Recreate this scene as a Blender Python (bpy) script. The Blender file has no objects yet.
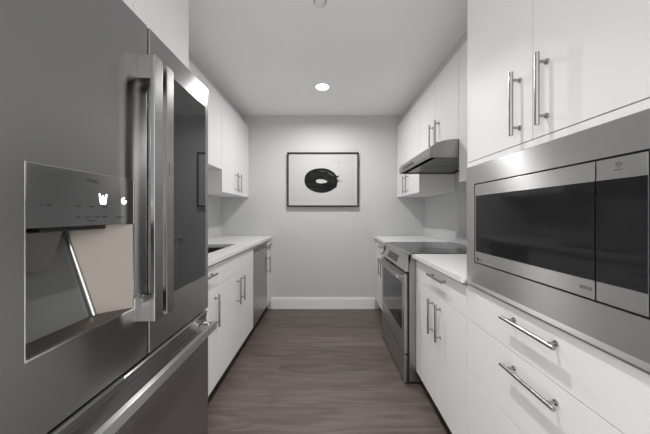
import bpy, bmesh, math, random
from mathutils import Vector, Matrix

S = bpy.context.scene
COL = S.collection
PI = math.pi

# ------------------------------------------------------------------ camera, world, exposure
F_PX, CX, CY, CAMZ = 266.0, 326.5, 214.0, 1.196
cam_d = bpy.data.cameras.new('camera')
cam = bpy.data.objects.new('camera', cam_d)
COL.objects.link(cam)
cam.location = (0, 0, CAMZ)
cam.rotation_euler = (PI / 2, 0, 0)
cam_d.sensor_width = 36.0
cam_d.lens = 36.0 * F_PX / 650.0
cam_d.shift_x = -(CX - 325.0) / 650.0
cam_d.shift_y = (CY - 217.0) / 650.0
cam_d.clip_start = 0.02
S.camera = cam

W = bpy.data.worlds.new('world')
S.world = W
W.use_nodes = True
# added fill glow through the open near end; its lower half lifts the ceiling
SKY_UP, SKY_DOWN = 1.85, 1.45
wn_, wl_ = W.node_tree.nodes, W.node_tree.links
wtc = wn_.new('ShaderNodeTexCoord'); wsx = wn_.new('ShaderNodeSeparateXYZ')
wrp = wn_.new('ShaderNodeValToRGB')
wl_.new(wtc.outputs['Generated'], wsx.inputs[0])
wmr = wn_.new('ShaderNodeMapRange'); wmr.inputs['From Min'].default_value = -1; wmr.inputs['From Max'].default_value = 1
wl_.new(wsx.outputs['Z'], wmr.inputs[0]); wl_.new(wmr.outputs[0], wrp.inputs[0])
wrp.color_ramp.elements[0].position = 0.42; wrp.color_ramp.elements[1].position = 0.55
wrp.color_ramp.elements[0].color = (SKY_DOWN, SKY_DOWN * 0.99, SKY_DOWN * 0.98, 1)
wrp.color_ramp.elements[1].color = (SKY_UP, SKY_UP * 0.998, SKY_UP, 1)
wl_.new(wrp.outputs[0], wn_['Background'].inputs[0])
wn_['Background'].inputs[1].default_value = 1.0

S.view_settings.view_transform = 'Standard'
S.view_settings.look = 'None'
S.view_settings.gamma = 1.0
S.view_settings.exposure = 0.22
S.view_settings.use_curve_mapping = False

LAMP_POWER = (15.0, 5.4, 2.5)
LAMP_BEAM = (166.0, 88.0, 110.0)
LAMPS = [(-0.04, 2.60), (0.0, 1.05), (0.0, -0.55)]

# ------------------------------------------------------------------ room numbers (metres)
XL, XR, YB, YF, H = -1.32, 1.231, 3.36, -0.3, 2.44
G = 0.002                       # clearance to the walls


# ------------------------------------------------------------------ materials
def mat(name, col, rough=0.5, metal=0.0, ior=1.5, coat=0.0, emit=None, estr=0.0, aniso=0.0, tangent=None, spec=0.5):
    m = bpy.data.materials.new(name)
    m.use_nodes = True
    n, l = m.node_tree.nodes, m.node_tree.links
    b = n['Principled BSDF']
    b.inputs['Base Color'].default_value = (*col, 1)
    b.inputs['Roughness'].default_value = rough
    b.inputs['Metallic'].default_value = metal
    b.inputs['IOR'].default_value = ior
    b.inputs['Specular IOR Level'].default_value = spec
    b.inputs['Coat Weight'].default_value = coat
    if emit:
        b.inputs['Emission Color'].default_value = (*emit, 1)
        b.inputs['Emission Strength'].default_value = estr
    if aniso:
        b.inputs['Anisotropic'].default_value = aniso
        c = n.new('ShaderNodeCombineXYZ')
        for k in range(3):
            c.inputs[k].default_value = tangent[k]
        l.new(c.outputs[0], b.inputs['Tangent'])
    return m


def add_noise(m, scale, vec_scale, lo, hi, detail=6.0, bump=0.0, rough_var=None):
    """colour variation of the base colour between lo and hi from a stretched object-space noise"""
    n, l = m.node_tree.nodes, m.node_tree.links
    b = n['Principled BSDF']
    tc = n.new('ShaderNodeTexCoord')
    mp = n.new('ShaderNodeMapping')
    mp.inputs['Scale'].default_value = vec_scale
    nz = n.new('ShaderNodeTexNoise')
    nz.inputs['Scale'].default_value = scale
    nz.inputs['Detail'].default_value = detail
    rp = n.new('ShaderNodeValToRGB')
    rp.color_ramp.elements[0].position = 0.3
    rp.color_ramp.elements[1].position = 0.7
    rp.color_ramp.elements[0].color = (*lo, 1)
    rp.color_ramp.elements[1].color = (*hi, 1)
    l.new(tc.outputs['Object'], mp.inputs[0])
    l.new(mp.outputs[0], nz.inputs['Vector'])
    l.new(nz.outputs[0], rp.inputs[0])
    l.new(rp.outputs[0], b.inputs['Base Color'])
    if bump:
        bp = n.new('ShaderNodeBump')
        bp.inputs['Strength'].default_value = bump
        bp.inputs['Distance'].default_value = 0.001
        l.new(nz.outputs[0], bp.inputs['Height'])
        l.new(bp.outputs[0], b.inputs['Normal'])
    if rough_var:
        mr = n.new('ShaderNodeMapRange')
        mr.inputs['To Min'].default_value = rough_var[0]
        mr.inputs['To Max'].default_value = rough_var[1]
        l.new(nz.outputs[0], mr.inputs[0])
        l.new(mr.outputs[0], b.inputs['Roughness'])
    return m


def floor_mat():
    m = bpy.data.materials.new('grey_brown_oak_planks')
    m.use_nodes = True
    n, l = m.node_tree.nodes, m.node_tree.links
    b = n['Principled BSDF']
    tc = n.new('ShaderNodeTexCoord')
    br = n.new('ShaderNodeTexBrick')
    br.offset = 0.37
    br.inputs['Color1'].default_value = (0.30, 0.30, 0.30, 1)
    br.inputs['Color2'].default_value = (0.75, 0.75, 0.75, 1)
    br.inputs['Mortar'].default_value = (0.0, 0.0, 0.0, 1)
    br.inputs['Scale'].default_value = 1.0
    br.inputs['Mortar Size'].default_value = 0.0012
    br.inputs['Mortar Smooth'].default_value = 0.3
    br.inputs['Bias'].default_value = 0.0
    br.inputs['Brick Width'].default_value = 1.9
    br.inputs['Row Height'].default_value = 0.19
    sh = n.new('ShaderNodeMapping'); sh.inputs['Location'].default_value = (0.37, 0.06, 0)
    l.new(tc.outputs['Object'], sh.inputs[0]); l.new(sh.outputs[0], br.inputs['Vector'])
    # grain: wavy cathedral bands + fine streaks, both running along the plank (x)
    off = n.new('ShaderNodeVectorMath'); off.operation = 'MULTIPLY_ADD'
    l.new(br.outputs['Color'], off.inputs[0])
    off.inputs[1].default_value = (7.0, 3.0, 5.0)
    l.new(tc.outputs['Object'], off.inputs[2])
    mp = n.new('ShaderNodeMapping'); mp.inputs['Scale'].default_value = (1.0, 6.5, 1.0)
    l.new(off.outputs[0], mp.inputs[0])
    wv = n.new('ShaderNodeTexNoise')
    wv.inputs['Scale'].default_value = 1.0; wv.inputs['Detail'].default_value = 3.0; wv.inputs['Distortion'].default_value = 0.6
    l.new(mp.outputs[0], wv.inputs['Vector'])
    sn = n.new('ShaderNodeMath'); sn.operation = 'MULTIPLY'; sn.inputs[1].default_value = 34.0
    l.new(wv.outputs[0], sn.inputs[0])
    s2 = n.new('ShaderNodeMath'); s2.operation = 'SINE'
    l.new(sn.outputs[0], s2.inputs[0])
    mp2 = n.new('ShaderNodeMapping'); mp2.inputs['Scale'].default_value = (3.0, 90.0, 1.0)
    l.new(off.outputs[0], mp2.inputs[0])
    fn = n.new('ShaderNodeTexNoise'); fn.inputs['Scale'].default_value = 1.0; fn.inputs['Detail'].default_value = 4.0
    l.new(mp2.outputs[0], fn.inputs['Vector'])
    a1 = n.new('ShaderNodeMath'); a1.operation = 'MULTIPLY_ADD'
    l.new(s2.outputs[0], a1.inputs[0]); a1.inputs[1].default_value = 0.085
    hf = n.new('ShaderNodeMath'); hf.operation = 'MULTIPLY'; hf.inputs[1].default_value = 0.5
    l.new(fn.outputs[0], hf.inputs[0]); l.new(hf.outputs[0], a1.inputs[2])
    a2 = n.new('ShaderNodeMath'); a2.operation = 'MULTIPLY_ADD'
    l.new(br.outputs['Color'], a2.inputs[0]); a2.inputs[1].default_value = 0.42
    l.new(a1.outputs[0], a2.inputs[2])
    rp = n.new('ShaderNodeValToRGB')
    e = rp.color_ramp.elements
    e[0].position = 0.22; e[0].color = (0.064, 0.0505, 0.044, 1)
    e[1].position = 0.78; e[1].color = (0.184, 0.147, 0.129, 1)
    l.new(a2.outputs[0], rp.inputs[0])
    l.new(rp.outputs[0], b.inputs['Base Color'])
    b.inputs['Roughness'].default_value = 0.42
    bp = n.new('ShaderNodeBump'); bp.inputs['Strength'].default_value = 0.15; bp.inputs['Distance'].default_value = 0.001
    l.new(a1.outputs[0], bp.inputs['Height'])
    l.new(bp.outputs[0], b.inputs['Normal'])
    return m


def ink_mat():
    m = mat('black_brush_ink', (0.02, 0.02, 0.02), 0.8, spec=0.15)
    return add_noise(m, 3.0, (2.0, 1.0, 9.0), (0.003, 0.003, 0.003), (0.022, 0.022, 0.022), 5.0)


M = {}
M['wall'] = add_noise(mat('matte_grey_white_wall_paint', (0.58, 0.58, 0.583), 0.7), 40.0, (1, 1, 1), (0.575, 0.575, 0.578), (0.590, 0.590, 0.593), 2.0)
M['ceiling'] = mat('matte_white_ceiling_paint', (0.92, 0.92, 0.92), 0.8)
M['floor'] = floor_mat()
M['trim'] = mat('satin_white_trim_paint', (0.86, 0.86, 0.86), 0.4)
M['white'] = mat('satin_white_lacquer', (0.78, 0.777, 0.766), 0.5)
M['carcass'] = mat('white_cabinet_board', (0.80, 0.80, 0.79), 0.5)
M['quartz'] = add_noise(mat('white_quartz', (0.75, 0.75, 0.755), 0.25), 60.0, (1, 1, 1), (0.735, 0.735, 0.74), (0.765, 0.765, 0.77), 3.0)
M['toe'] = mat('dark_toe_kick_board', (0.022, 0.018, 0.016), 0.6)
M['nickel'] = mat('brushed_nickel', (0.36, 0.35, 0.335), 0.26, 1.0)
HOR = (0, 0, 1)          # hairlines run level, so highlights smear up and down
M['steel'] = mat('brushed_stainless_steel', (0.58, 0.58, 0.575), 0.37, 1.0, aniso=0.99, tangent=HOR)
M['fridge'] = mat('brushed_grey_steel_door', (0.37, 0.37, 0.373), 0.27, 1.0, aniso=0.95, tangent=HOR)
M['fridge_handle'] = mat('brushed_steel_handle', (0.37, 0.36, 0.35), 0.28, 1.0)
M['case'] = mat('dark_grey_painted_case', (0.06, 0.06, 0.062), 0.5)
M['range'] = mat('brushed_grey_stainless_range', (0.40, 0.40, 0.395), 0.33, 1.0, aniso=0.8, tangent=HOR)
M['hood'] = mat('brushed_grey_hood_steel', (0.40, 0.40, 0.40), 0.35, 1.0, aniso=0.6, tangent=HOR)
M['chrome'] = mat('polished_chrome', (0.75, 0.74, 0.72), 0.08, 1.0)
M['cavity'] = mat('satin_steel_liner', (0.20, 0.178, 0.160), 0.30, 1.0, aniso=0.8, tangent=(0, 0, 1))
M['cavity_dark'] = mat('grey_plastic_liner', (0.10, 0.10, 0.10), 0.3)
M['glass'] = mat('black_glass', (0.010, 0.010, 0.011), 0.07, 0.0, 1.5, spec=0.36)
M['door_glass'] = mat('dark_tinted_mirror_glass', (0.022, 0.022, 0.023), 0.03, 0.0, 1.55)
M['cooktop'] = mat('black_ceramic_glass', (0.012, 0.012, 0.012), 0.12, 0.0, 1.5, spec=0.4)
M['panel'] = mat('dark_gloss_control_panel', (0.36, 0.36, 0.362), 0.2, 1.0)
M['frame'] = mat('matte_black_frame', (0.010, 0.010, 0.010), 0.6, spec=0.2)
M['black'] = mat('matte_black', (0.012, 0.012, 0.012), 0.5)
M['gasket'] = mat('black_rubber_gasket', (0.006, 0.006, 0.006), 0.8)
M['print_grey'] = mat('dark_grey_printed_ink', (0.035, 0.035, 0.037), 0.5)
M['badge_grey'] = mat('grey_printed_mark', (0.14, 0.14, 0.14), 0.5)
M['icon'] = mat('lit_white_icon', (0.9, 0.9, 0.9), 0.5, emit=(1, 1, 1), estr=1.6)
M['paper'] = mat('white_print_paper', (0.50, 0.50, 0.50), 0.6)
M['mount'] = mat('white_mount_board', (0.53, 0.53, 0.53), 0.6)
M['ink'] = ink_mat()
M['lamp'] = mat('lit_downlight_lens', (1, 1, 1), 0.5, emit=(1.0, 0.98, 0.95), estr=9.0)
M['filter'] = add_noise(mat('aluminium_mesh_filter', (0.20, 0.20, 0.20), 0.4, 1.0), 160.0, (1, 1, 1), (0.08, 0.08, 0.08), (0.32, 0.32, 0.32), 1.0)
M['sink'] = mat('dark_steel_sink', (0.16, 0.155, 0.14), 0.35, 1.0)


# ------------------------------------------------------------------ mesh helpers
def merge(dst, src):
    me = bpy.data.meshes.new('t')
    src.to_mesh(me); src.free()
    dst.from_mesh(me)
    bpy.data.meshes.remove(me)


def box(bm, x0, x1, y0, y1, z0, z1, bev=0.0, seg=2):
    b = bmesh.new()
    r = bmesh.ops.create_cube(b, size=1.0)
    lo = Vector((min(x0, x1), min(y0, y1), min(z0, z1))); hi = Vector((max(x0, x1), max(y0, y1), max(z0, z1)))
    for v in b.verts:
        v.co = Vector([lo[i] + (v.co[i] + 0.5) * (hi[i] - lo[i]) for i in range(3)])
    if bev:
        bmesh.ops.bevel(b, geom=list(b.edges), offset=bev, segments=seg, affect='EDGES', profile=0.5)
    merge(bm, b)
    return bm


def B(*a, **k):
    return box(bmesh.new(), *a, **k)


def cyl(bm, p0, p1, r, r1=None, seg=20, bev=0.0):
    b = bmesh.new()
    p0, p1 = Vector(p0), Vector(p1)
    d = p1 - p0
    bmesh.ops.create_cone(b, cap_ends=True, segments=seg, radius1=r, radius2=r if r1 is None else r1, depth=d.length)
    if bev:
        ed = [e for e in b.edges if all(abs(abs(v.co.z) - d.length / 2) < 1e-6 for v in e.verts)]
        bmesh.ops.bevel(b, geom=ed, offset=bev, segments=2, affect='EDGES', profile=0.5)
    b.transform(Matrix.Translation((p0 + p1) / 2) @ d.to_track_quat('Z', 'Y').to_matrix().to_4x4())
    merge(bm, b)
    return bm


def prism(bm, prof, y0, y1, bev=0.0):
    """closed (x, z) profile extruded along y"""
    b = bmesh.new()
    a = [b.verts.new((x, y0, z)) for x, z in prof]
    c = [b.verts.new((x, y1, z)) for x, z in prof]
    n = len(prof)
    b.faces.new(a); b.faces.new(list(reversed(c)))
    for i in range(n):
        b.faces.new((a[i], c[i], c[(i + 1) % n], a[(i + 1) % n]))
    bmesh.ops.recalc_face_normals(b, faces=b.faces)
    if bev:
        bmesh.ops.bevel(b, geom=list(b.edges), offset=bev, segments=2, affect='EDGES', profile=0.5)
    merge(bm, b)
    return bm


def ring(bm, c, r_out, r_in, z0, z1, seg=48):
    """flat washer with its axis along z"""
    b = bmesh.new()
    rows = []
    for r, z in ((r_out, z0), (r_in, z0), (r_in, z1), (r_out, z1)):
        rows.append([b.verts.new((c[0] + r * math.cos(2 * PI * k / seg), c[1] + r * math.sin(2 * PI * k / seg), z)) for k in range(seg)])
    for j in range(4):
        p, q = rows[j], rows[(j + 1) % 4]
        for k in range(seg):
            b.faces.new((p[k], p[(k + 1) % seg], q[(k + 1) % seg], q[k]))
    bmesh.ops.recalc_face_normals(b, faces=b.faces)
    merge(bm, b)
    return bm


def root_of(o):
    while o.parent:
        o = o.parent
    return o


def obj(name, bm, m, parent=None, smooth=True, label=None):
    if parent is not None:
        bm.transform(Matrix.Translation(-root_of(parent).location))
    me = bpy.data.meshes.new(name)
    bm.to_mesh(me); bm.free()
    if smooth:
        for p in me.polygons:
            p.use_smooth = True
        me.set_sharp_from_angle(angle=math.radians(32))
    me.materials.append(m if not isinstance(m, str) else M[m])
    o = bpy.data.objects.new(name, me)
    COL.objects.link(o)
    if smooth:                      # keep flat faces flat next to their bevels
        wn = o.modifiers.new('weighted_normals', 'WEIGHTED_NORMAL')
        wn.mode = 'FACE_AREA'; wn.weight = 100; wn.keep_sharp = True
    if parent is not None:
        o.parent = parent
    if label:
        o['label'] = label
    return o


def thing(name, label, cat, loc, group=None):
    o = bpy.data.objects.new(name, None)
    COL.objects.link(o)
    o.location = loc
    o.empty_display_size = 0.1
    o['label'] = label; o['category'] = cat
    if group:
        o['group'] = group
    return o


def tag(o, label, cat, group=None):
    o['label'] = label; o['category'] = cat
    if group:
        o['group'] = group
    return o


def struct(name, bm, m, parent=None):
    o = obj(name, bm, m, parent)
    if parent is None:
        o['kind'] = 'structure'
    return o


def cut(o, *boxes):
    """subtract world-space bmeshes from an object's mesh"""
    r = root_of(o).location if o.parent else Vector((0, 0, 0))
    for cb in boxes:
        cb.transform(Matrix.Translation(-r))
        cm = bpy.data.meshes.new('cutter')
        cb.to_mesh(cm); cb.free()
        co = bpy.data.objects.new('cutter', cm)
        COL.objects.link(co)
        tmp = bpy.data.objects.new('tmp', o.data)
        COL.objects.link(tmp)
        md = tmp.modifiers.new('b', 'BOOLEAN')
        md.operation = 'DIFFERENCE'; md.solver = 'EXACT'; md.object = co
        dg = bpy.context.evaluated_depsgraph_get()
        new = bpy.data.meshes.new_from_object(tmp.evaluated_get(dg))
        old = o.data
        bpy.data.objects.remove(tmp); bpy.data.objects.remove(co)
        nm = old.name
        o.data = new
        bpy.data.meshes.remove(old); bpy.data.meshes.remove(cm)
        new.name = nm
    return o


def text(name, body, size, pos, facing, m, parent, align='CENTER', depth=0.0004, sx=1.0):
    """lettering as thin real mesh; facing +1 = looks towards +x, -1 = towards -x"""
    cu = bpy.data.curves.new(name, 'FONT')
    cu.body = body; cu.size = size; cu.align_x = align; cu.align_y = 'CENTER'; cu.extrude = depth
    to = bpy.data.objects.new(name, cu)
    COL.objects.link(to)
    dg = bpy.context.evaluated_depsgraph_get()
    me = bpy.data.meshes.new_from_object(to.evaluated_get(dg))
    bpy.data.objects.remove(to); bpy.data.curves.remove(cu)
    R = Matrix(((0, 0, facing), (facing, 0, 0), (0, 1, 0))).to_4x4()
    b = bmesh.new(); b.from_mesh(me); bpy.data.meshes.remove(me)
    b.transform(Matrix.Translation(pos) @ R @ Matrix.Diagonal((sx, 1, 1, 1)))
    return obj(name, b, m, parent, smooth=False)


# ------------------------------------------------------------------ the setting
struct('floor', B(XL - 0.1, XR + 0.1, YF, YB + 0.1, -0.06, 0.0), 'floor')
struct('ceiling', B(XL - 0.1, XR + 0.1, YF - 0.7, YB + 0.1, H, H + 0.06), 'ceiling')
struct('wall_back', B(XL - 0.1, XR + 0.1, YB, YB + 0.1, 0, H), 'wall')
struct('wall_left', B(XL - 0.1, XL, -0.15, YB, 0, H), 'wall')
struct('wall_right', B(XR, XR + 0.1, 0.40, YB, 0, H), 'wall')
XBL, XBR = -0.708, 0.626        # fronts of the base cabinets' doors
bb = B(XBL + 0.05, XBR - 0.05, YB - 0.016, YB - 0.0005, 0.0, 0.128, bev=0.002)
prism_bb = bmesh.new()
for (x0, x1, d0, z0, z1) in ((-0.70, 0.61, 0.016, 0.0, 0.126), (-0.70, 0.61, 0.012, 0.126, 0.136), (-0.70, 0.61, 0.009, 0.136, 0.148)):
    box(prism_bb, x0, x1, YB - d0, YB - 0.0005, z0, z1, bev=0.0015)
bb.free()
struct('baseboard_back', prism_bb, 'trim')
struct('trim_1', B(XL, -1.048, 1.395, YB, 2.303, H - 0.0005), 'wall')
struct('trim_2', B(0.947, XR, 1.186, YB, 2.303, H - 0.0005), 'wall')
struct('trim_3', B(XL, -0.78, 0.46, 1.393, 2.318, H - 0.0005), 'wall')
struct('trim_4', B(0.70, XR, 0.42, 1.184, 2.318, H - 0.0005), 'wall')


# ------------------------------------------------------------------ cabinets
def bar_pull(parent, x_face, n, y, z, axis, length=0.206, name='handle', standoff=0.029, r=0.0064):
    """bar handle on a face at x_face whose normal points along n (+1/-1)"""
    bm = bmesh.new()
    xb = x_face + n * standoff
    h = length / 2; s = 0.077 * length / 0.206
    ax = Vector((0, 1, 0)) if axis == 'y' else Vector((0, 0, 1))
    c = Vector((xb, y, z))
    cyl(bm, c - ax * h, c + ax * h, r, seg=18, bev=0.0012)
    for k in (-1, 1):
        p = c + ax * (s * k)
        f = Vector((x_face, p.y, p.z))
        cyl(bm, f, p, 0.0042, seg=14)
        cyl(bm, f, f + Vector((n * 0.004, 0, 0)), 0.0085, 0.0075, seg=18)
    return obj(name, bm, 'nickel', parent)


def front(parent, kind, xf, n, y0, y1, z0, z1, handle=None, label=None):
    """a door or drawer front: xf is its outer face, n the direction it looks"""
    g = 0.0014
    o = obj(kind, B(xf - n * 0.0195, xf, y0 + g, y1 - g, z0 + g, z1 - g, bev=0.0012), 'white', parent, label=label)
    if handle:
        bar_pull(o, xf, n, *handle)
    return o


def cabinet(name, label, cat, n, xf, y0, y1, z0, z1, toe=False, group=None, depth_gap=G):
    xw = (XL + depth_gap) if n > 0 else (XR - depth_gap)
    t = thing(name, label, cat, ((xf + xw) / 2, (y0 + y1) / 2, 0 if toe else z0), group)
    body = obj('body', B(xf - n * 0.021, xw, y0 + 0.0005, y1 - 0.0005, z0, z1, bev=0.0008), 'carcass', t)
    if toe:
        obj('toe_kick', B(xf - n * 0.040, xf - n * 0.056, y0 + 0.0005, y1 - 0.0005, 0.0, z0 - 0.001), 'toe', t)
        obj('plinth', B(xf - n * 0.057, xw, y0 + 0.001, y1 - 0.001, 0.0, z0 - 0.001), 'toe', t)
    return t, body


CT0, CT1 = 0.888, 0.918         # countertop underside and top
DZ0, DZ1 = 0.732, 0.874         # drawer fronts
# left run -------------------------------------------------------------
t, b = cabinet('base_cabinet', 'narrow white base cabinet beside the fridge, one drawer over one door', 'cabinet', 1, XBL, 1.395, 1.746, 0.10, CT0 - 0.001, True)
front(t, 'drawer', XBL, 1, 1.395, 1.746, DZ0, DZ1, (1.555, 0.825, 'y'))
front(t, 'door', XBL, 1, 1.395, 1.746, 0.10, DZ0, (1.685, 0.585, 'z'))
t, sink_body = cabinet('base_cabinet', 'white sink base cabinet with plain front panel above two handled doors', 'cabinet', 1, XBL, 1.746, 2.570, 0.10, CT0 - 0.001, True)
front(t, 'front_panel', XBL, 1, 1.746, 2.570, DZ0, DZ1)
front(t, 'door', XBL, 1, 1.746, 2.158, 0.10, DZ0, (2.106, 0.585, 'z'))
front(t, 'door', XBL, 1, 2.158, 2.570, 0.10, DZ0, (2.210, 0.585, 'z'))
t, b = cabinet('base_cabinet', 'slim white base cabinet between the dishwasher and the far wall', 'cabinet', 1, XBL, 3.174, YB - G, 0.10, CT0 - 0.001, True)
front(t, 'drawer', XBL, 1, 3.174, YB - G, DZ0, DZ1, (3.266, 0.82, 'y', 0.12))
front(t, 'door', XBL, 1, 3.174, YB - G, 0.10, DZ0, (3.212, 0.585, 'z'))

# dishwasher
t = thing('dishwasher', 'stainless steel dishwasher with bar handle under the left countertop', 'dishwasher', (-1.0, 2.872, 0))
obj('tub', B(XBL - 0.03, XL + G, 2.574, 3.170, 0.10, CT0 - 0.003), 'case', t)
dwd = obj('door', B(XBL - 0.029, XBL + 0.002, 2.575, 3.169, 0.10, 0.842, bev=0.003), 'fridge', t)
bm = B(XBL - 0.029, XBL - 0.012, 2.575, 3.169, 0.843, 0.880, bev=0.002)
obj('control_strip', bm, 'panel', t)
bm = bmesh.new()
box(bm, XBL + 0.036, XBL + 0.052, 2.595, 3.150, 0.795, 0.825, bev=0.004)
for y in (2.62, 3.125):
    box(bm, XBL + 0.001, XBL + 0.040, y - 0.012, y + 0.012, 0.799, 0.821, bev=0.003)
obj('handle', bm, 'nickel', dwd)
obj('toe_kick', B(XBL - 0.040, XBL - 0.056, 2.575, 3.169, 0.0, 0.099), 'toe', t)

# left countertop with the sink cut out
SX0, SX1, SY0, SY1 = -1.205, -0.836, 1.850, 2.450
ct = obj('countertop', B(XL + G, -0.688, 1.395, YB - G, CT0, CT1, bev=0.003), 'quartz')
cut(ct, B(SX0, SX1, SY0, SY1, CT0 - 0.05, CT1 + 0.05))
tag(ct, 'long white countertop on the left with the sink cut into it', 'countertop')
t = thing('sink', 'dark undermount sink let into the left countertop', 'sink', ((SX0 + SX1) / 2, (SY0 + SY1) / 2, 0.67))
cut(sink_body, B(SX0 - 0.02, SX1 + 0.02, SY0 - 0.02, SY1 + 0.02, 0.66, 1.0))
bm = bmesh.new()
o_, w_ = 0.004, 0.004
zt, zb = CT0 - 0.0008, 0.68
for (x0, x1, y0, y1, z0, z1) in ((SX0 - o_ - w_, SX0 - o_, SY0 - o_ - w_, SY1 + o_ + w_, zb, zt), (SX1 + o_, SX1 + o_ + w_, SY0 - o_ - w_, SY1 + o_ + w_, zb, zt),
                                 (SX0 - o_, SX1 + o_, SY0 - o_ - w_, SY0 - o_, zb, zt), (SX0 - o_, SX1 + o_, SY1 + o_, SY1 + o_ + w_, zb, zt),
                                 (SX0 - o_ - w_, SX1 + o_ + w_, SY0 - o_ - w_, SY1 + o_ + w_, zb - w_, zb)):
    box(bm, x0, x1, y0, y1, z0, z1)
obj('basin', bm, 'sink', t)
bm = bmesh.new()
ring(bm, ((SX0 + SX1) / 2, (SY0 + SY1) / 2), 0.045, 0.030, zb, zb + 0.003)
cyl(bm, ((SX0 + SX1) / 2, (SY0 + SY1) / 2, zb), ((SX0 + SX1) / 2, (SY0 + SY1) / 2, zb + 0.0015), 0.031)
obj('drain', bm, 'chrome', t)

# left wall cabinets
XUL, XUR = -0.981, 0.890
t, b = cabinet('wall_cabinet', 'shorter white wall cabinet above the sink, next to the fridge', 'cabinet', 1, XUL, 1.395, 2.496, 1.614, 2.302)
front(t, 'door', XUL, 1, 1.395, 1.942, 1.612, 2.302, (1.885, 1.745, 'z'))
front(t, 'door', XUL, 1, 1.942, 2.496, 1.612, 2.302, (2.0, 1.745, 'z'))
t, b = cabinet('wall_cabinet', 'taller white wall cabinet on the left ending at the far wall', 'cabinet', 1, XUL, 2.498, YB - G, 1.406, 2.302)
front(t, 'door', XUL, 1, 2.498, 2.925, 1.404, 2.302, (2.865, 1.538, 'z'))
front(t, 'door', XUL, 1, 2.925, YB - G, 1.404, 2.302, (2.985, 1.538, 'z'))

XOF = -0.722
# cabinet over the fridge with its full height end panel
t, b = cabinet('overhead_cabinet', 'deep white cabinet above the fridge, top left', 'cabinet', 1, XOF, 0.46, 1.3745, 1.865, 2.315)
front(t, 'door', XOF, 1, 0.46, 0.994, 1.863, 2.315)
front(t, 'door', XOF, 1, 0.994, 1.3745, 1.863, 2.315)
obj('end_panel', B(XOF, XL + G, 1.3755, 1.3935, 0.0, 2.315, bev=0.001), 'white', t)

# right run ------------------------------------------------------------
t, b = cabinet('base_cabinet', 'white base cabinet between the oven and the far wall', 'cabinet', -1, XBR, 2.622, YB - G, 0.10, CT0 - 0.001, True)
front(t, 'drawer', XBR, -1, 2.622, YB - G, DZ0, DZ1, (3.0, 0.825, 'y'))
front(t, 'door', XBR, -1, 2.622, 2.99, 0.10, DZ0, (2.935, 0.592, 'z'))
front(t, 'door', XBR, -1, 2.99, YB - G, 0.10, DZ0, (3.06, 0.592, 'z'))
t, b = cabinet('base_cabinet', 'white base cabinet in front of the oven, one drawer over two doors', 'cabinet', -1, XBR, 1.186, 1.857, 0.10, CT0 - 0.001, True)
front(t, 'drawer', XBR, -1, 1.186, 1.857, DZ0, DZ1, (1.480, 0.838, 'y'))
front(t, 'door', XBR, -1, 1.186, 1.5165, 0.10, DZ0, (1.460, 0.595, 'z'))
front(t, 'door', XBR, -1, 1.5165, 1.857, 0.10, DZ0, (1.563, 0.595, 'z'))
ct = obj('countertop', B(XR - G, 0.600, 1.186, 1.857, CT0, CT1, bev=0.003), 'quartz')
tag(ct, 'short white countertop between the oven and the microwave tower', 'countertop')
ct = obj('countertop', B(XR - G, 0.600, 2.622, YB - G, CT0, CT1, bev=0.003), 'quartz')
tag(ct, 'white countertop beyond the stove against the far wall', 'countertop')

t, b = cabinet('wall_cabinet', 'white wall cabinet beyond the range hood at the far wall', 'cabinet', -1, XUR, 2.554, YB - G, 1.406, 2.302)
front(t, 'door', XUR, -1, 2.554, 2.955, 1.404, 2.302, (2.90, 1.526, 'z'))
front(t, 'door', XUR, -1, 2.955, YB - G, 1.404, 2.302, (3.01, 1.526, 'z'))
t, b = cabinet('wall_cabinet', 'short white wall cabinet directly above the range hood', 'cabinet', -1, XUR, 1.790, 2.552, 1.706, 2.302)
front(t, 'door', XUR, -1, 1.790, 2.171, 1.704, 2.302, (2.110, 1.838, 'z'))
front(t, 'door', XUR, -1, 2.171, 2.552, 1.704, 2.302, (2.228, 1.838, 'z'))
t, b = cabinet('wall_cabinet', 'white wall cabinet between the range hood and the microwave tower', 'cabinet', -1, XUR, 1.186, 1.788, 1.410, 2.302)
front(t, 'door', XUR, -1, 1.186, 1.788, 1.408, 2.302)

# tower with the built-in microwave -------------------------------------
TY0, TY1 = 0.425, 1.184
t = thing('tall_cabinet', 'tall white cabinet tower around the built-in microwave with drawers below', 'cabinet', (0.93, 0.80, 0))
bm = bmesh.new()
XTB = XBR + 0.021
box(bm, XTB, XR - G, TY0, TY1, 0.10, 0.888, bev=0.0008)
box(bm, XTB, XR - G, TY0, TY1, 1.4015, 2.315, bev=0.0008)
box(bm, XTB, XR - G, TY0, TY0 + 0.018, 0.888, 1.4015)
box(bm, XTB, XR - G, TY1 - 0.018, TY1, 0.888, 1.4015)
box(bm, XR - 0.022, XR - G, TY0 + 0.018, TY1 - 0.018, 0.888, 1.4015)
obj('body', bm, 'carcass', t)
obj('rail', B(XBR, XBR + 0.020, TY0, TY1, 1.4005, 1.4205, bev=0.0008), 'white', t)
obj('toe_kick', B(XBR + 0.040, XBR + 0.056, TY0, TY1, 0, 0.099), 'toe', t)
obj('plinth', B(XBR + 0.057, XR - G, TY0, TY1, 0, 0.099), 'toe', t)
front(t, 'door', XBR, -1, TY0, 0.808, 1.422, 2.315, (0.755, 1.552, 'z'))
front(t, 'door', XBR, -1, 0.808, TY1, 1.422, 2.315, (0.861, 1.552, 'z'))
front(t, 'drawer', XBR, -1, TY0, TY1, 0.732, 0.8865, (0.806, 0.843, 'y', 0.216))
front(t, 'drawer', XBR, -1, TY0, TY1, 0.495, 0.732, (0.806, 0.682, 'y', 0.216))
front(t, 'drawer', XBR, -1, TY0, TY1, 0.10, 0.495, (0.806, 0.41, 'y', 0.216))

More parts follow.
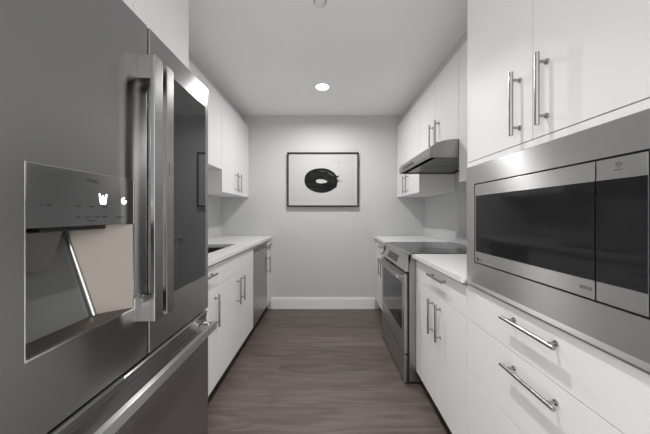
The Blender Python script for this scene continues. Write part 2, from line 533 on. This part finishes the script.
# microwave
MY0, MY1, MZ0, MZ1 = 0.507, 1.121, 0.9916, 1.3226      # opening of the trim kit
t = thing('microwave', 'built-in steel microwave with black glass front in the right-hand tower', 'microwave', (0.85, 0.82, 0.8895))
fr = obj('trim_frame', B(XBR - 0.003, XBR + 0.020, TY0 + 0.0005, TY1 - 0.0005, 0.8925, 1.3990, bev=0.0015), 'steel', t)
cut(fr, B(XBR - 0.1, XBR + 0.1, MY0, MY1, MZ0, MZ1))
box_lip = prism(bmesh.new(), [(XBR - 0.003, 0.8925), (XBR - 0.003, 0.9065), (XBR - 0.011, 0.8950), (XBR - 0.011, 0.8895), (XBR + 0.01, 0.8895), (XBR + 0.01, 0.8925)], TY0 + 0.0005, TY1 - 0.0005)
obj('bottom_lip', box_lip, 'hood', t, smooth=False)
obj('oven_box', B(XBR + 0.024, XR - 0.06, MY0 + 0.01, MY1 - 0.01, MZ0 - 0.05, MZ1 + 0.02), 'black', t)
obj('recess', B(XBR - 0.0005, XBR + 0.0235, MY0 + 0.0003, MY1 - 0.0003, MZ0 + 0.0003, MZ1 - 0.0003), 'gasket', t)  # black filler brought forward in the gap to paint its shadow line
c = 0.0055
YS = 0.613                                              # split between door and control panel
XF = XBR - 0.006
GZ0, GZ1 = 1.0415, 1.2715
dr = obj('door', B(XF, XBR + 0.020, YS + 0.0016, MY1 - 0.0105, MZ0 + c, MZ1 - c, bev=0.0012), 'steel', t)
obj('window', B(XF - 0.0008, XF + 0.004, YS + 0.0018, MY1 - 0.0175, GZ0, GZ1, bev=0.0003), 'glass', dr)
pn = obj('control_panel', B(XF, XBR + 0.020, MY0 + c, YS - 0.0016, MZ0 + c, MZ1 - c, bev=0.0012), 'steel', t)
obj('touch_glass', B(XF - 0.0008, XF + 0.004, MY0 + c + 0.0004, YS - 0.0018, GZ0, GZ1, bev=0.0003), 'glass', pn)


def disc_x(bm, x, y, z, r, n, t_=0.0005, seg=28):
    return cyl(bm, (x, y, z), (x + n * t_, y, z), r, seg=seg)


def arc_x(bm, x, y, z, r0, r1, a0, a1, n, t_=0.0005, seg=20):
    """thin raised ring sector on a face looking along n; angle 0 = reader's right, 90 = up"""
    b_ = bmesh.new()
    lay = []
    for xx in (x, x + n * t_):
        rows = []
        for r in (r0, r1):
            rows.append([b_.verts.new((xx, y + n * r * math.cos(math.radians(a0 + (a1 - a0) * k / seg)), z + r * math.sin(math.radians(a0 + (a1 - a0) * k / seg)))) for k in range(seg + 1)])
        lay.append(rows)
    for k in range(seg):
        for rows in lay:
            b_.faces.new((rows[0][k], rows[1][k], rows[1][k + 1], rows[0][k + 1]))
        for j in (0, 1):
            b_.faces.new((lay[0][j][k], lay[1][j][k], lay[1][j][k + 1], lay[0][j][k + 1]))
    for k in (0, seg):
        b_.faces.new((lay[0][0][k], lay[0][1][k], lay[1][1][k], lay[1][0][k]))
    bmesh.ops.recalc_face_normals(b_, faces=b_.faces)
    merge(bm, b_)
    return bm


# maker's round badge and letters, small marks
bm = disc_x(bmesh.new(), XF, 1.0905, 1.0105, 0.0088, -1)
obj('round_badge', bm, 'print_grey', dr)
bm = bmesh.new()
arc_x(bm, XF - 0.0005, 1.0905, 1.0105, 0.0058, 0.0068, 40, 360, -1)
box(bm, XF - 0.001, XF - 0.0005, 1.0895, 1.0904, 1.0075, 1.0140)
box(bm, XF - 0.001, XF - 0.0005, 1.0865, 1.0904, 1.0075, 1.0083)
disc_x(bm, XF - 0.0005, 1.0935, 1.0130, 0.0009, -1)
obj('badge_lines', bm, 'steel', dr)
text('lettering', 'LG', 0.0135, (XF - 0.0003, 1.0680, 1.0100), -1, 'badge_grey', dr)
bm = arc_x(bmesh.new(), XF, 0.5640, 1.3010, 0.0030, 0.0070, 60, 400, -1)
disc_x(bm, XF, 0.5640, 1.3010, 0.0022, -1)
obj('round_mark', bm, 'badge_grey', pn)
text('lettering', 'Inverter', 0.0052, (XF - 0.0003, 0.5640, 1.2905), -1, 'badge_grey', pn)
for (y_, w) in ((0.6430, 0.0085), (0.6265, 0.0058)):
    obj('press_mark', B(XF - 0.0006, XF + 0.001, y_ - w, y_ + w, 1.0155, 1.0245, bev=0.0005), 'badge_grey', dr)

# ------------------------------------------------------------------ range
RY0, RY1 = 1.862, 2.617
t = thing('range', 'stainless steel electric range with black glass cooktop on the right', 'range', (0.88, 2.24, 0))
obj('body', B(0.581, XR - 0.015, RY0, RY1, 0.02, 0.905, bev=0.002), 'range', t)
obj('foot_base', B(0.66, XR - 0.03, RY0 + 0.02, RY1 - 0.02, 0.0, 0.0195), 'black', t)
obj('gasket', B(0.5675, 0.5805, RY0 + 0.001, RY1 - 0.001, 0.02, 0.7885), 'gasket', t)
bm = B(0.600, XR - 0.004, RY0, RY1, 0.9055, 0.9225, bev=0.003)
obj('cooktop', bm, 'cooktop', t)
for (x, y, r) in ((0.80, 2.03, 0.105), (0.80, 2.44, 0.08), (1.06, 2.03, 0.08), (1.06, 2.44, 0.105)):
    obj('burner_mark', ring(bmesh.new(), (x, y), r, r - 0.002, 0.9224, 0.9228), 'print_grey', t)
P_T, P_B = Vector((0.598, 0, 0.9215)), Vector((0.550, 0, 0.792))
cp = obj('control_panel', prism(bmesh.new(), [(0.6, 0.9215), (P_T.x - 0.004, 0.9215), (P_B.x, P_B.z), (0.5745, 0.790), (0.5745, 0.9045), (0.6, 0.9045)], RY0, RY1, bev=0.0012), 'steel', t)


def on_panel(u0, u1, y0, y1, th):
    """slab lying on the sloped control panel; u runs 0 (top) to 1 (bottom)"""
    b_ = bmesh.new()
    d = (P_B - P_T); nrm = Vector((-d.z, 0, d.x)).normalized()
    if nrm.x > 0:
        nrm = -nrm
    vs = []
    for k in (-0.4, 1.0):
        for (u, y) in ((u0, y0), (u1, y0), (u1, y1), (u0, y1)):
            p = P_T + Vector((-0.004 * (1 - u), 0, 0)) + d * u + nrm * th * k
            vs.append(b_.verts.new((p.x, y, p.z)))
    for f in ((0, 1, 2, 3), (4, 5, 6, 7), (0, 1, 5, 4), (1, 2, 6, 5), (2, 3, 7, 6), (3, 0, 4, 7)):
        b_.faces.new([vs[i] for i in f])
    bmesh.ops.recalc_face_normals(b_, faces=b_.faces)
    return b_


obj('display', on_panel(0.14, 0.84, 2.115, 2.43, 0.0012), 'glass', cp)
od = obj('oven_door', B(0.545, 0.567, RY0 + 0.002, RY1 - 0.002, 0.213, 0.776, bev=0.003), 'range', t)
obj('window', B(0.5443, 0.550, 1.925, 2.555, 0.360, 0.700, bev=0.0004), 'glass', od)
bm = bmesh.new()
box(bm, 0.497, 0.513, 1.890, 2.590, 0.738, 0.766, bev=0.005)
for y in (1.905, 2.575):
    box(bm, 0.500, 0.546, y - 0.013, y + 0.013, 0.741, 0.763, bev=0.003)
obj('handle', bm, 'nickel', od)
obj('drawer', B(0.545, 0.567, RY0 + 0.002, RY1 - 0.002, 0.012, 0.204, bev=0.003), 'range', t)

# ------------------------------------------------------------------ range hood
HY0, HY1 = 1.793, 2.550
t = thing('range_hood', 'slim curved stainless steel range hood over the stove', 'range hood', (0.96, 2.17, 1.583))
prof = [(XR - 0.004, 1.590), (0.700, 1.590), (0.697, 1.594), (0.697, 1.626)]
for k in range(1, 13):
    a = PI / 2 * k / 12
    prof.append((0.697 + 0.193 * (1 - math.cos(a)), 1.626 + 0.0765 * math.sin(a)))
prof.append((XR - 0.004, 1.7025))
sh = prism(bmesh.new(), prof, HY0, HY1, bev=0.0)
obj('shell', sh, 'hood', t)
bm = bmesh.new()
box(bm, 0.76, 1.17, HY0 + 0.05, 2.165, 1.585, 1.5895, bev=0.001)
obj('filter', bm, 'filter', t)
bm = bmesh.new()
box(bm, 0.76, 1.17, 2.178, HY1 - 0.05, 1.585, 1.5895, bev=0.001)
obj('filter', bm, 'filter', t)
bm = bmesh.new()
box(bm, 0.702, XR - 0.006, HY0 + 0.002, HY0 + 0.012, 1.578, 1.5898)
box(bm, 0.702, XR - 0.006, HY1 - 0.012, HY1 - 0.002, 1.578, 1.5898)
box(bm, 0.702, 0.712, HY0 + 0.012, HY1 - 0.012, 1.578, 1.5898)
obj('rim', bm, 'hood', t)
bs = obj('button_strip', B(0.6955, 0.699, 2.14, 2.43, 1.600, 1.620, bev=0.0005), 'black', t)
for k in range(5):
    obj('button', B(0.6935, 0.6958, 2.165 + 0.052 * k, 2.195 + 0.052 * k, 1.604, 1.616, bev=0.0004), 'badge_grey', bs)

# ------------------------------------------------------------------ refrigerator
FX = -0.610                     # door faces
FY0, FYM, FY1 = 0.466, 0.9116, 1.372
FZ0, FZ1 = 0.715, 1.838
t = thing('refrigerator', 'large grey steel french-door refrigerator with water dispenser at the left', 'refrigerator', (-0.96, 0.91, 0))
case = obj('case', B(FX - 0.078, XL + 0.02, FY0 + 0.004, FY1 - 0.004, 0.045, 1.80, bev=0.004), 'case', t)
for x in (-0.75, -1.22):
    for y in (FY0 + 0.06, FY1 - 0.06):
        obj('foot', B(x - 0.03, x + 0.03, y - 0.03, y + 0.03, 0, 0.046, bev=0.003), 'black', t)
ld = obj('door', B(FX - 0.072, FX, FY0, FYM - 0.004, FZ0, FZ1, bev=0.005, seg=3), 'fridge', t, label='left door with the dispenser')
rd = obj('door', B(FX - 0.072, FX, FYM + 0.004, FY1, FZ0, FZ1, bev=0.003, seg=3), 'fridge', t, label='right door with dark glass panel')
gk = obj('gasket', B(FX - 0.0775, FX - 0.0725, FY0 + 0.012, FY1 - 0.012, 0.70, FZ1 - 0.06), 'gasket', t)
obj('gasket', B(FX - 0.05, FX - 0.040, FY0 + 0.01, FY1 - 0.012, 0.7035, 0.7145), 'gasket', t)
obj('center_seal', B(FX - 0.071, FX - 0.0032, FYM - 0.0020, FYM + 0.0038, FZ0 + 0.002, FZ1 - 0.004), 'gasket', t)

# dispenser in the left door
DY0, DY1, DZB, DZM, DZT = 0.538, 0.841, 0.897, 1.166, 1.301
XTOP, XBOT = -0.752, -0.664
YI0, YI1 = 0.590, 0.757          # inner corners: the side walls flare outwards     # back of the recess at its top and at its foot
cavity_prof = [(FX + 0.05, DZB), (FX + 0.05, DZT), (XTOP, DZT), (XTOP, DZM), (XBOT, DZB)]


def cavity_cut(e):
    pr = [(FX + 0.05, DZB - e), (FX + 0.05, DZT), (XTOP - e, DZT), (XTOP - e, DZM - 0.02), (XBOT - e, DZB - e)]
    return prism(bmesh.new(), pr, DY0 - e, DY1 + e)


cut(ld, cavity_cut(0.002))
cut(case, cavity_cut(0.008))
cut(gk, cavity_cut(0.008))


def quad(bm, pts):
    vs = [bm.verts.new(p) for p in pts]
    bm.faces.new(vs)


def slab(pts, nrm, th):
    """a thin solid from a quad and a thickness direction"""
    b_ = bmesh.new()
    nrm = Vector(nrm).normalized() * th
    a = [b_.verts.new(Vector(p)) for p in pts]
    c_ = [b_.verts.new(Vector(p) + nrm) for p in pts]
    b_.faces.new(a); b_.faces.new(c_)
    for i in range(4):
        b_.faces.new((a[i], a[(i + 1) % 4], c_[(i + 1) % 4], c_[i]))
    bmesh.ops.recalc_face_normals(b_, faces=b_.faces)
    return b_


e = 0.0015
sl = (XTOP - XBOT) / (DZM - 0.02 - DZB)
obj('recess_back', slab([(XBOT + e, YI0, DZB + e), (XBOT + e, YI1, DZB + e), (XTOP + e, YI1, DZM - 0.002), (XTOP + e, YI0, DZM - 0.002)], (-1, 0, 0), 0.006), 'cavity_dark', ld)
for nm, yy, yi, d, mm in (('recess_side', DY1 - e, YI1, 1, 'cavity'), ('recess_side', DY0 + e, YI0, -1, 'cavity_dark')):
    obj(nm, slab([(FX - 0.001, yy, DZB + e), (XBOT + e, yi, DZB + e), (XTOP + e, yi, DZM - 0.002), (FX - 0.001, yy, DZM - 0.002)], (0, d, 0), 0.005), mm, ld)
tray = obj('drip_tray', slab([(FX - 0.002, DY0 + e, DZB + 0.004), (FX - 0.002, DY1 - e, DZB + 0.004), (XBOT + e, YI1 + 0.004, DZB + 0.012), (XBOT + e, YI0 - 0.004, DZB + 0.012)], (0, 0, -1), 0.006), 'cavity', ld)
# bright corner trim between back and side
ct_ = bmesh.new()
cyl(ct_, (XBOT + 0.005, YI1 - 0.003, DZB + 0.012), (XTOP + 0.006, YI1 - 0.003, DZM - 0.008), 0.0058, seg=14)
obj('corner_trim', ct_, 'chrome', ld)
# bright frame round the recess
fr = bmesh.new()
box(fr, FX - 0.004, FX + 0.0012, DY0 - 0.0015, DY0 + 0.0012, DZB - 0.004, DZT + 0.002, bev=0.001)
box(fr, FX - 0.004, FX + 0.0022, DY1 - 0.0015, DY1 + 0.005, DZB - 0.004, DZT + 0.002, bev=0.001)
box(fr, FX - 0.004, FX + 0.0022, DY0 + 0.0015, DY1 - 0.0015, DZB - 0.004, DZB + 0.002, bev=0.001)
box(fr, FX - 0.004, FX + 0.0016, DY0 + 0.0012, DY1 - 0.0015, DZT + 0.0002, DZT + 0.0016, bev=0.0003)
obj('recess_frame', fr, 'chrome', ld)
pan = obj('dispenser_panel', B(FX - 0.045, FX + 0.0012, DY0 + 0.0018, DY1 - 0.0018, DZM, DZT, bev=0.0015), 'panel', ld)
obj('nozzle_block', B(FX - 0.120, FX - 0.03, DY0 + 0.055, DY0 + 0.235, DZM - 0.012, DZM - 0.0005, bev=0.003), 'black', ld)
bm = bmesh.new()
cyl(bm, (FX - 0.085, 0.690, DZM - 0.030), (FX - 0.085, 0.690, DZM - 0.010), 0.012, 0.018, seg=20)
obj('water_nozzle', bm, 'black', ld)
# ice flap, tilted
obj('ice_flap', slab([(FX - 0.035, DY0 + 0.012, DZM - 0.012), (FX - 0.075, DY0 + 0.012, DZM - 0.105), (FX - 0.075, DY0 + 0.122, DZM - 0.105), (FX - 0.045, DY0 + 0.122, DZM - 0.012)], (-1, 0, 0.3), 0.010), 'cavity_dark', ld)

# panel lettering and lit icons (sub-parts of the door)
PX = FX + 0.0012


def px_yz(x, y):
    yy = -FX * F_PX / (CX - x)
    return yy, CAMZ + (CY - y) * yy / F_PX


def ptext(s, x, y, size, m='print_grey'):
    yy, zz = px_yz(x, y)
    text('lettering', s, size, (PX + 0.0002, yy, zz), 1, m, ld)


ptext('ThinQ', 92, 181, 0.015)
ptext('Ice Plus', 45.5, 204.6, 0.008)
for s, x, y in (('Wi-Fi', 78, 206), ('Filter', 91.5, 206.4), ('Lock', 105, 207), ('Light', 78, 217.2), ('Cubed', 87, 217), ('Crushed', 96, 216.7), ('Water', 104.5, 216.7), ('Dispense', 92, 220.3), ('Hold 3 sec', 120, 217)):
    ptext(s, x, y, 0.0062)
yy, zz = px_yz(102.6, 199.8)
bm = bmesh.new()
w, h = 0.0125, 0.0125
cup = [(-w * 0.72, -h), (w * 0.72, -h), (w * 0.95, h * 0.35), (w * 1.1, h * 1.25), (w * 0.72, h * 1.25), (w * 0.5, h * 0.55), (w * 0.25, h * 0.45), (w * 0.1, h * 1.0), (-w * 0.12, h * 1.0), (-w * 0.3, h * 0.45), (-w * 0.55, h * 0.6), (-w * 0.75, h * 1.3), (-w * 1.1, h * 1.3), (-w * 0.95, h * 0.35)]
v0 = [bm.verts.new((PX + 0.0006, yy + a, zz + b_)) for a, b_ in cup]
f = bm.faces.new(v0)
r = bmesh.ops.extrude_face_region(bm, geom=[f])
for v in r['geom']:
    if isinstance(v, bmesh.types.BMVert):
        v.co.x -= 0.0005
bmesh.ops.recalc_face_normals(bm, faces=bm.faces)
obj('cup_icon', bm, 'icon', ld, smooth=False)
yy, zz = px_yz(123.5, 201)
bm = arc_x(bmesh.new(), PX, yy, zz, 0.0055, 0.0105, 70, 360, 1)
box(bm, PX, PX + 0.0005, yy - 0.001, yy + 0.0095, zz - 0.0018, zz + 0.0018)
obj('ring_icon', bm, 'icon', ld, smooth=False)

# dark glass panel in the right door
obj('glass_panel', B(FX - 0.003, FX + 0.0012, 0.992, 1.339, 0.887, 1.735, bev=0.0006), 'door_glass', rd)


def fridge_handle(parent, y0, y1):
    bm = bmesh.new()
    xo = -0.5535
    box(bm, xo - 0.016, xo, y0, y1, 0.848, 1.712, bev=0.003)
    for z0 in (0.848, 1.636):
        box(bm, FX - 0.0005, xo - 0.004, y0 + 0.001, y1 - 0.006, z0, z0 + 0.076, bev=0.002)
    return obj('handle', bm, 'fridge_handle', parent)


fridge_handle(ld, 0.8585, 0.902)
fridge_handle(rd, 0.923, 0.966)

obj('latch_button', B(-0.556, -0.5515, 0.937, 0.957, 1.335, 1.378, bev=0.001), 'badge_grey', rd)

# freezer drawer
bm = prism(bmesh.new(), [(FX - 0.072, 0.05), (FX, 0.05), (FX, 0.620), (FX - 0.006, 0.640), (FX - 0.010, 0.660), (FX - 0.008, 0.680), (FX - 0.003, 0.696), (FX - 0.012, 0.703), (FX - 0.072, 0.703)], FY0, FY1, bev=0.0015)
fd = obj('freezer_drawer', bm, 'fridge', t)
bm = bmesh.new()
box(bm, -0.572, -0.552, FY0 + 0.03, FY1 - 0.03, 0.622, 0.658, bev=0.003)
for y in (FY0 + 0.06, FY1 - 0.055):
    box(bm, FX - 0.006, -0.556, y - 0.022, y + 0.022, 0.626, 0.654, bev=0.002)
obj('handle', bm, 'steel', fd)

# ------------------------------------------------------------------ framed print on the far wall
PX0, PX1, PZ0, PZ1 = -0.491, 0.402, 1.287, 1.967
PYF = YB - 0.040
t = thing('framed_print', 'black framed print of a black ink ring on the far wall', 'picture', ((PX0 + PX1) / 2, YB - 0.02, PZ0))
bm = bmesh.new()
fw = 0.017
for (x0, x1, z0, z1) in ((PX0, PX1, PZ1 - fw, PZ1), (PX0, PX1, PZ0, PZ0 + fw), (PX0, PX0 + fw, PZ0 + fw, PZ1 - fw), (PX1 - fw, PX1, PZ0 + fw, PZ1 - fw)):
    box(bm, x0, x1, PYF, YB - 0.001, z0, z1, bev=0.001)
obj('frame', bm, 'frame', t)
obj('mount_board', B(PX0 + fw, PX1 - fw, PYF + 0.014, PYF + 0.018, PZ0 + fw, PZ1 - fw), 'mount', t)
obj('paper', B(PX0 + 0.055, PX1 - 0.058, PYF + 0.0125, PYF + 0.0138, PZ0 + 0.068, PZ1 - 0.040, bev=0.0003), 'paper', t)
SC = 80.1


def pic(x, y):
    return ((x - CX) / SC, CAMZ + (CY - y) / SC)


rnd = random.Random(4)
cx_, cz_ = pic(321.2, 180.3)
N = 96
outer, inner = [], []
for k in range(N):
    a = 2 * PI * k / N
    rx, rz = 0.214, 0.155
    ro = 1.0
    ca, sa = math.cos(a), math.sin(a)
    wob = 1 + 0.012 * math.sin(3 * a + 0.6) + 0.010 * math.sin(5 * a + 2.0)
    if -0.5 < a or a > 5.6:
        pass
    da = (a + PI) % (2 * PI) - PI
    if -0.55 < da < 0.45:
        wob *= 1.0 + 0.075 * rnd.uniform(-1, 1)
    outer.append((cx_ + rx * ca * wob, cz_ + rz * sa * wob - 0.012 * ca * ca * (1 if ca > 0 else 0)))
    hx, hz = pic(321.6, 181.2)
    inner.append((hx + 0.070 * ca * (1 + 0.04 * math.sin(4 * a)), hz + 0.0255 * sa * (1.0 - 0.22 * ca) * (1 + 0.10 * math.sin(2 * a)) - 0.006 * ca))
bm = bmesh.new()
yf, yb = PYF + 0.0119, PYF + 0.0126
rows = [[bm.verts.new((x, yy_, z)) for x, z in ln] for ln, yy_ in ((outer, yf), (inner, yf), (inner, yb), (outer, yb))]
for j in range(4):
    p, q = rows[j], rows[(j + 1) % 4]
    for k in range(N):
        bm.faces.new((p[k], p[(k + 1) % N], q[(k + 1) % N], q[k]))
bmesh.ops.recalc_face_normals(bm, faces=bm.faces)
obj('ink_ring', bm, 'ink', t, smooth=False)
bm = bmesh.new()


def blot(x, y, rx, rz, ang=0.0):
    X, Z = pic(x, y)
    b_ = bmesh.new()
    bmesh.ops.create_cone(b_, cap_ends=True, segments=10, radius1=1, radius2=1, depth=1)
    b_.transform(Matrix.Translation((X, PYF + 0.0122, Z)) @ Matrix.Rotation(ang, 4, 'Y') @ Matrix.Diagonal((rx, 0.0006, rz, 1)) @ Matrix.Rotation(PI / 2, 4, 'X'))
    merge(bm, b_)


blot(338.0, 176.6, 0.010, 0.016, 0.3); blot(338.6, 181.0, 0.006, 0.020, -0.2); blot(340.5, 180.5, 0.004, 0.010, 0.7)
blot(342.3, 181.2, 0.009, 0.003, 0.5); blot(339.4, 174.6, 0.003, 0.008, 0.3)
obj('ink_splatter', bm, 'ink', t, smooth=False)
bm = bmesh.new()
blot(333.5, 160.6, 0.007, 0.006); blot(338.6, 162.4, 0.014, 0.003, 0.1); blot(336.6, 157.6, 0.004, 0.002)
for k in range(5):
    blot(330 + 11 * rnd.random(), 158 + 8 * rnd.random(), 0.002, 0.002)
obj('pale_speckles', bm, 'badge_grey', t, smooth=False)
bm = bmesh.new()
for (x0, y0, x1, y1, w_) in ((317.5, 170.6, 326.5, 171.6, 0.006), (326.5, 171.8, 333.0, 175.4, 0.009), (330.5, 174.6, 334.5, 176.4, 0.007), (309.0, 187.5, 314.5, 190.2, 0.003)):
    (a0, c0), (a1, c1) = pic(x0, y0), pic(x1, y1)
    b_ = bmesh.new()
    d = Vector((a1 - a0, 0, c1 - c0)); pn_ = Vector((-d.z, 0, d.x)).normalized() * w_ / 2
    P0, P1 = Vector((a0, PYF + 0.0117, c0)), Vector((a1, PYF + 0.0117, c1))
    mid = (P0 + P1) / 2 + pn_ * 0.4
    vs = [b_.verts.new(p) for p in (P0, mid - pn_, P1, mid + pn_)]
    f = b_.faces.new(vs)
    r = bmesh.ops.extrude_face_region(b_, geom=[f])
    for v in r['geom']:
        if isinstance(v, bmesh.types.BMVert):
            v.co.y += 0.0003
    bmesh.ops.recalc_face_normals(b_, faces=b_.faces)
    merge(bm, b_)
obj('dry_brush_streaks', bm, 'badge_grey', t, smooth=False)

# ------------------------------------------------------------------ ceiling fittings
lamp_labels = ['lit round recessed downlight in the ceiling before the far wall', 'round recessed downlight overhead above the aisle between fridge and microwave tower', 'round recessed downlight at the open near end of the galley ceiling']
for (x, y), lab, watt, beam in zip(LAMPS, lamp_labels, LAMP_POWER, LAMP_BEAM):
    t = thing('recessed_downlight', lab, 'ceiling light', (x, y, H))
    obj('trim_ring', ring(bmesh.new(), (x, y), 0.082, 0.063, H - 0.004, H - 0.0003), 'trim', t)
    obj('lens', cyl(bmesh.new(), (x, y, H - 0.0025), (x, y, H - 0.0004), 0.0635, seg=40), 'lamp', t)
    ld_ = bpy.data.lights.new('downlight_lamp', 'AREA')
    ld_.shape = 'DISK'; ld_.size = 0.05; ld_.energy = watt; ld_.spread = math.radians(beam); ld_.color = (1.0, 0.99, 0.98)
    lo = bpy.data.objects.new('downlight_lamp', ld_)
    COL.objects.link(lo)
    lo.parent = t
    lo.location = (0, 0, -0.0035)

x, y = -0.038, 1.550
t = thing('fire_sprinkler', 'small round white sprinkler cover on the ceiling at the top edge', 'sprinkler', (x, y, H))
obj('escutcheon', ring(bmesh.new(), (x, y), 0.047, 0.036, H - 0.010, H - 0.0003), 'trim', t)
obj('recess_cup', cyl(bmesh.new(), (x, y, H - 0.003), (x, y, H - 0.0006), 0.0365, seg=40), 'badge_grey', t)
obj('cover_cap', cyl(bmesh.new(), (x, y, H - 0.012), (x, y, H - 0.005), 0.029, 0.031, seg=40), 'trim', t)
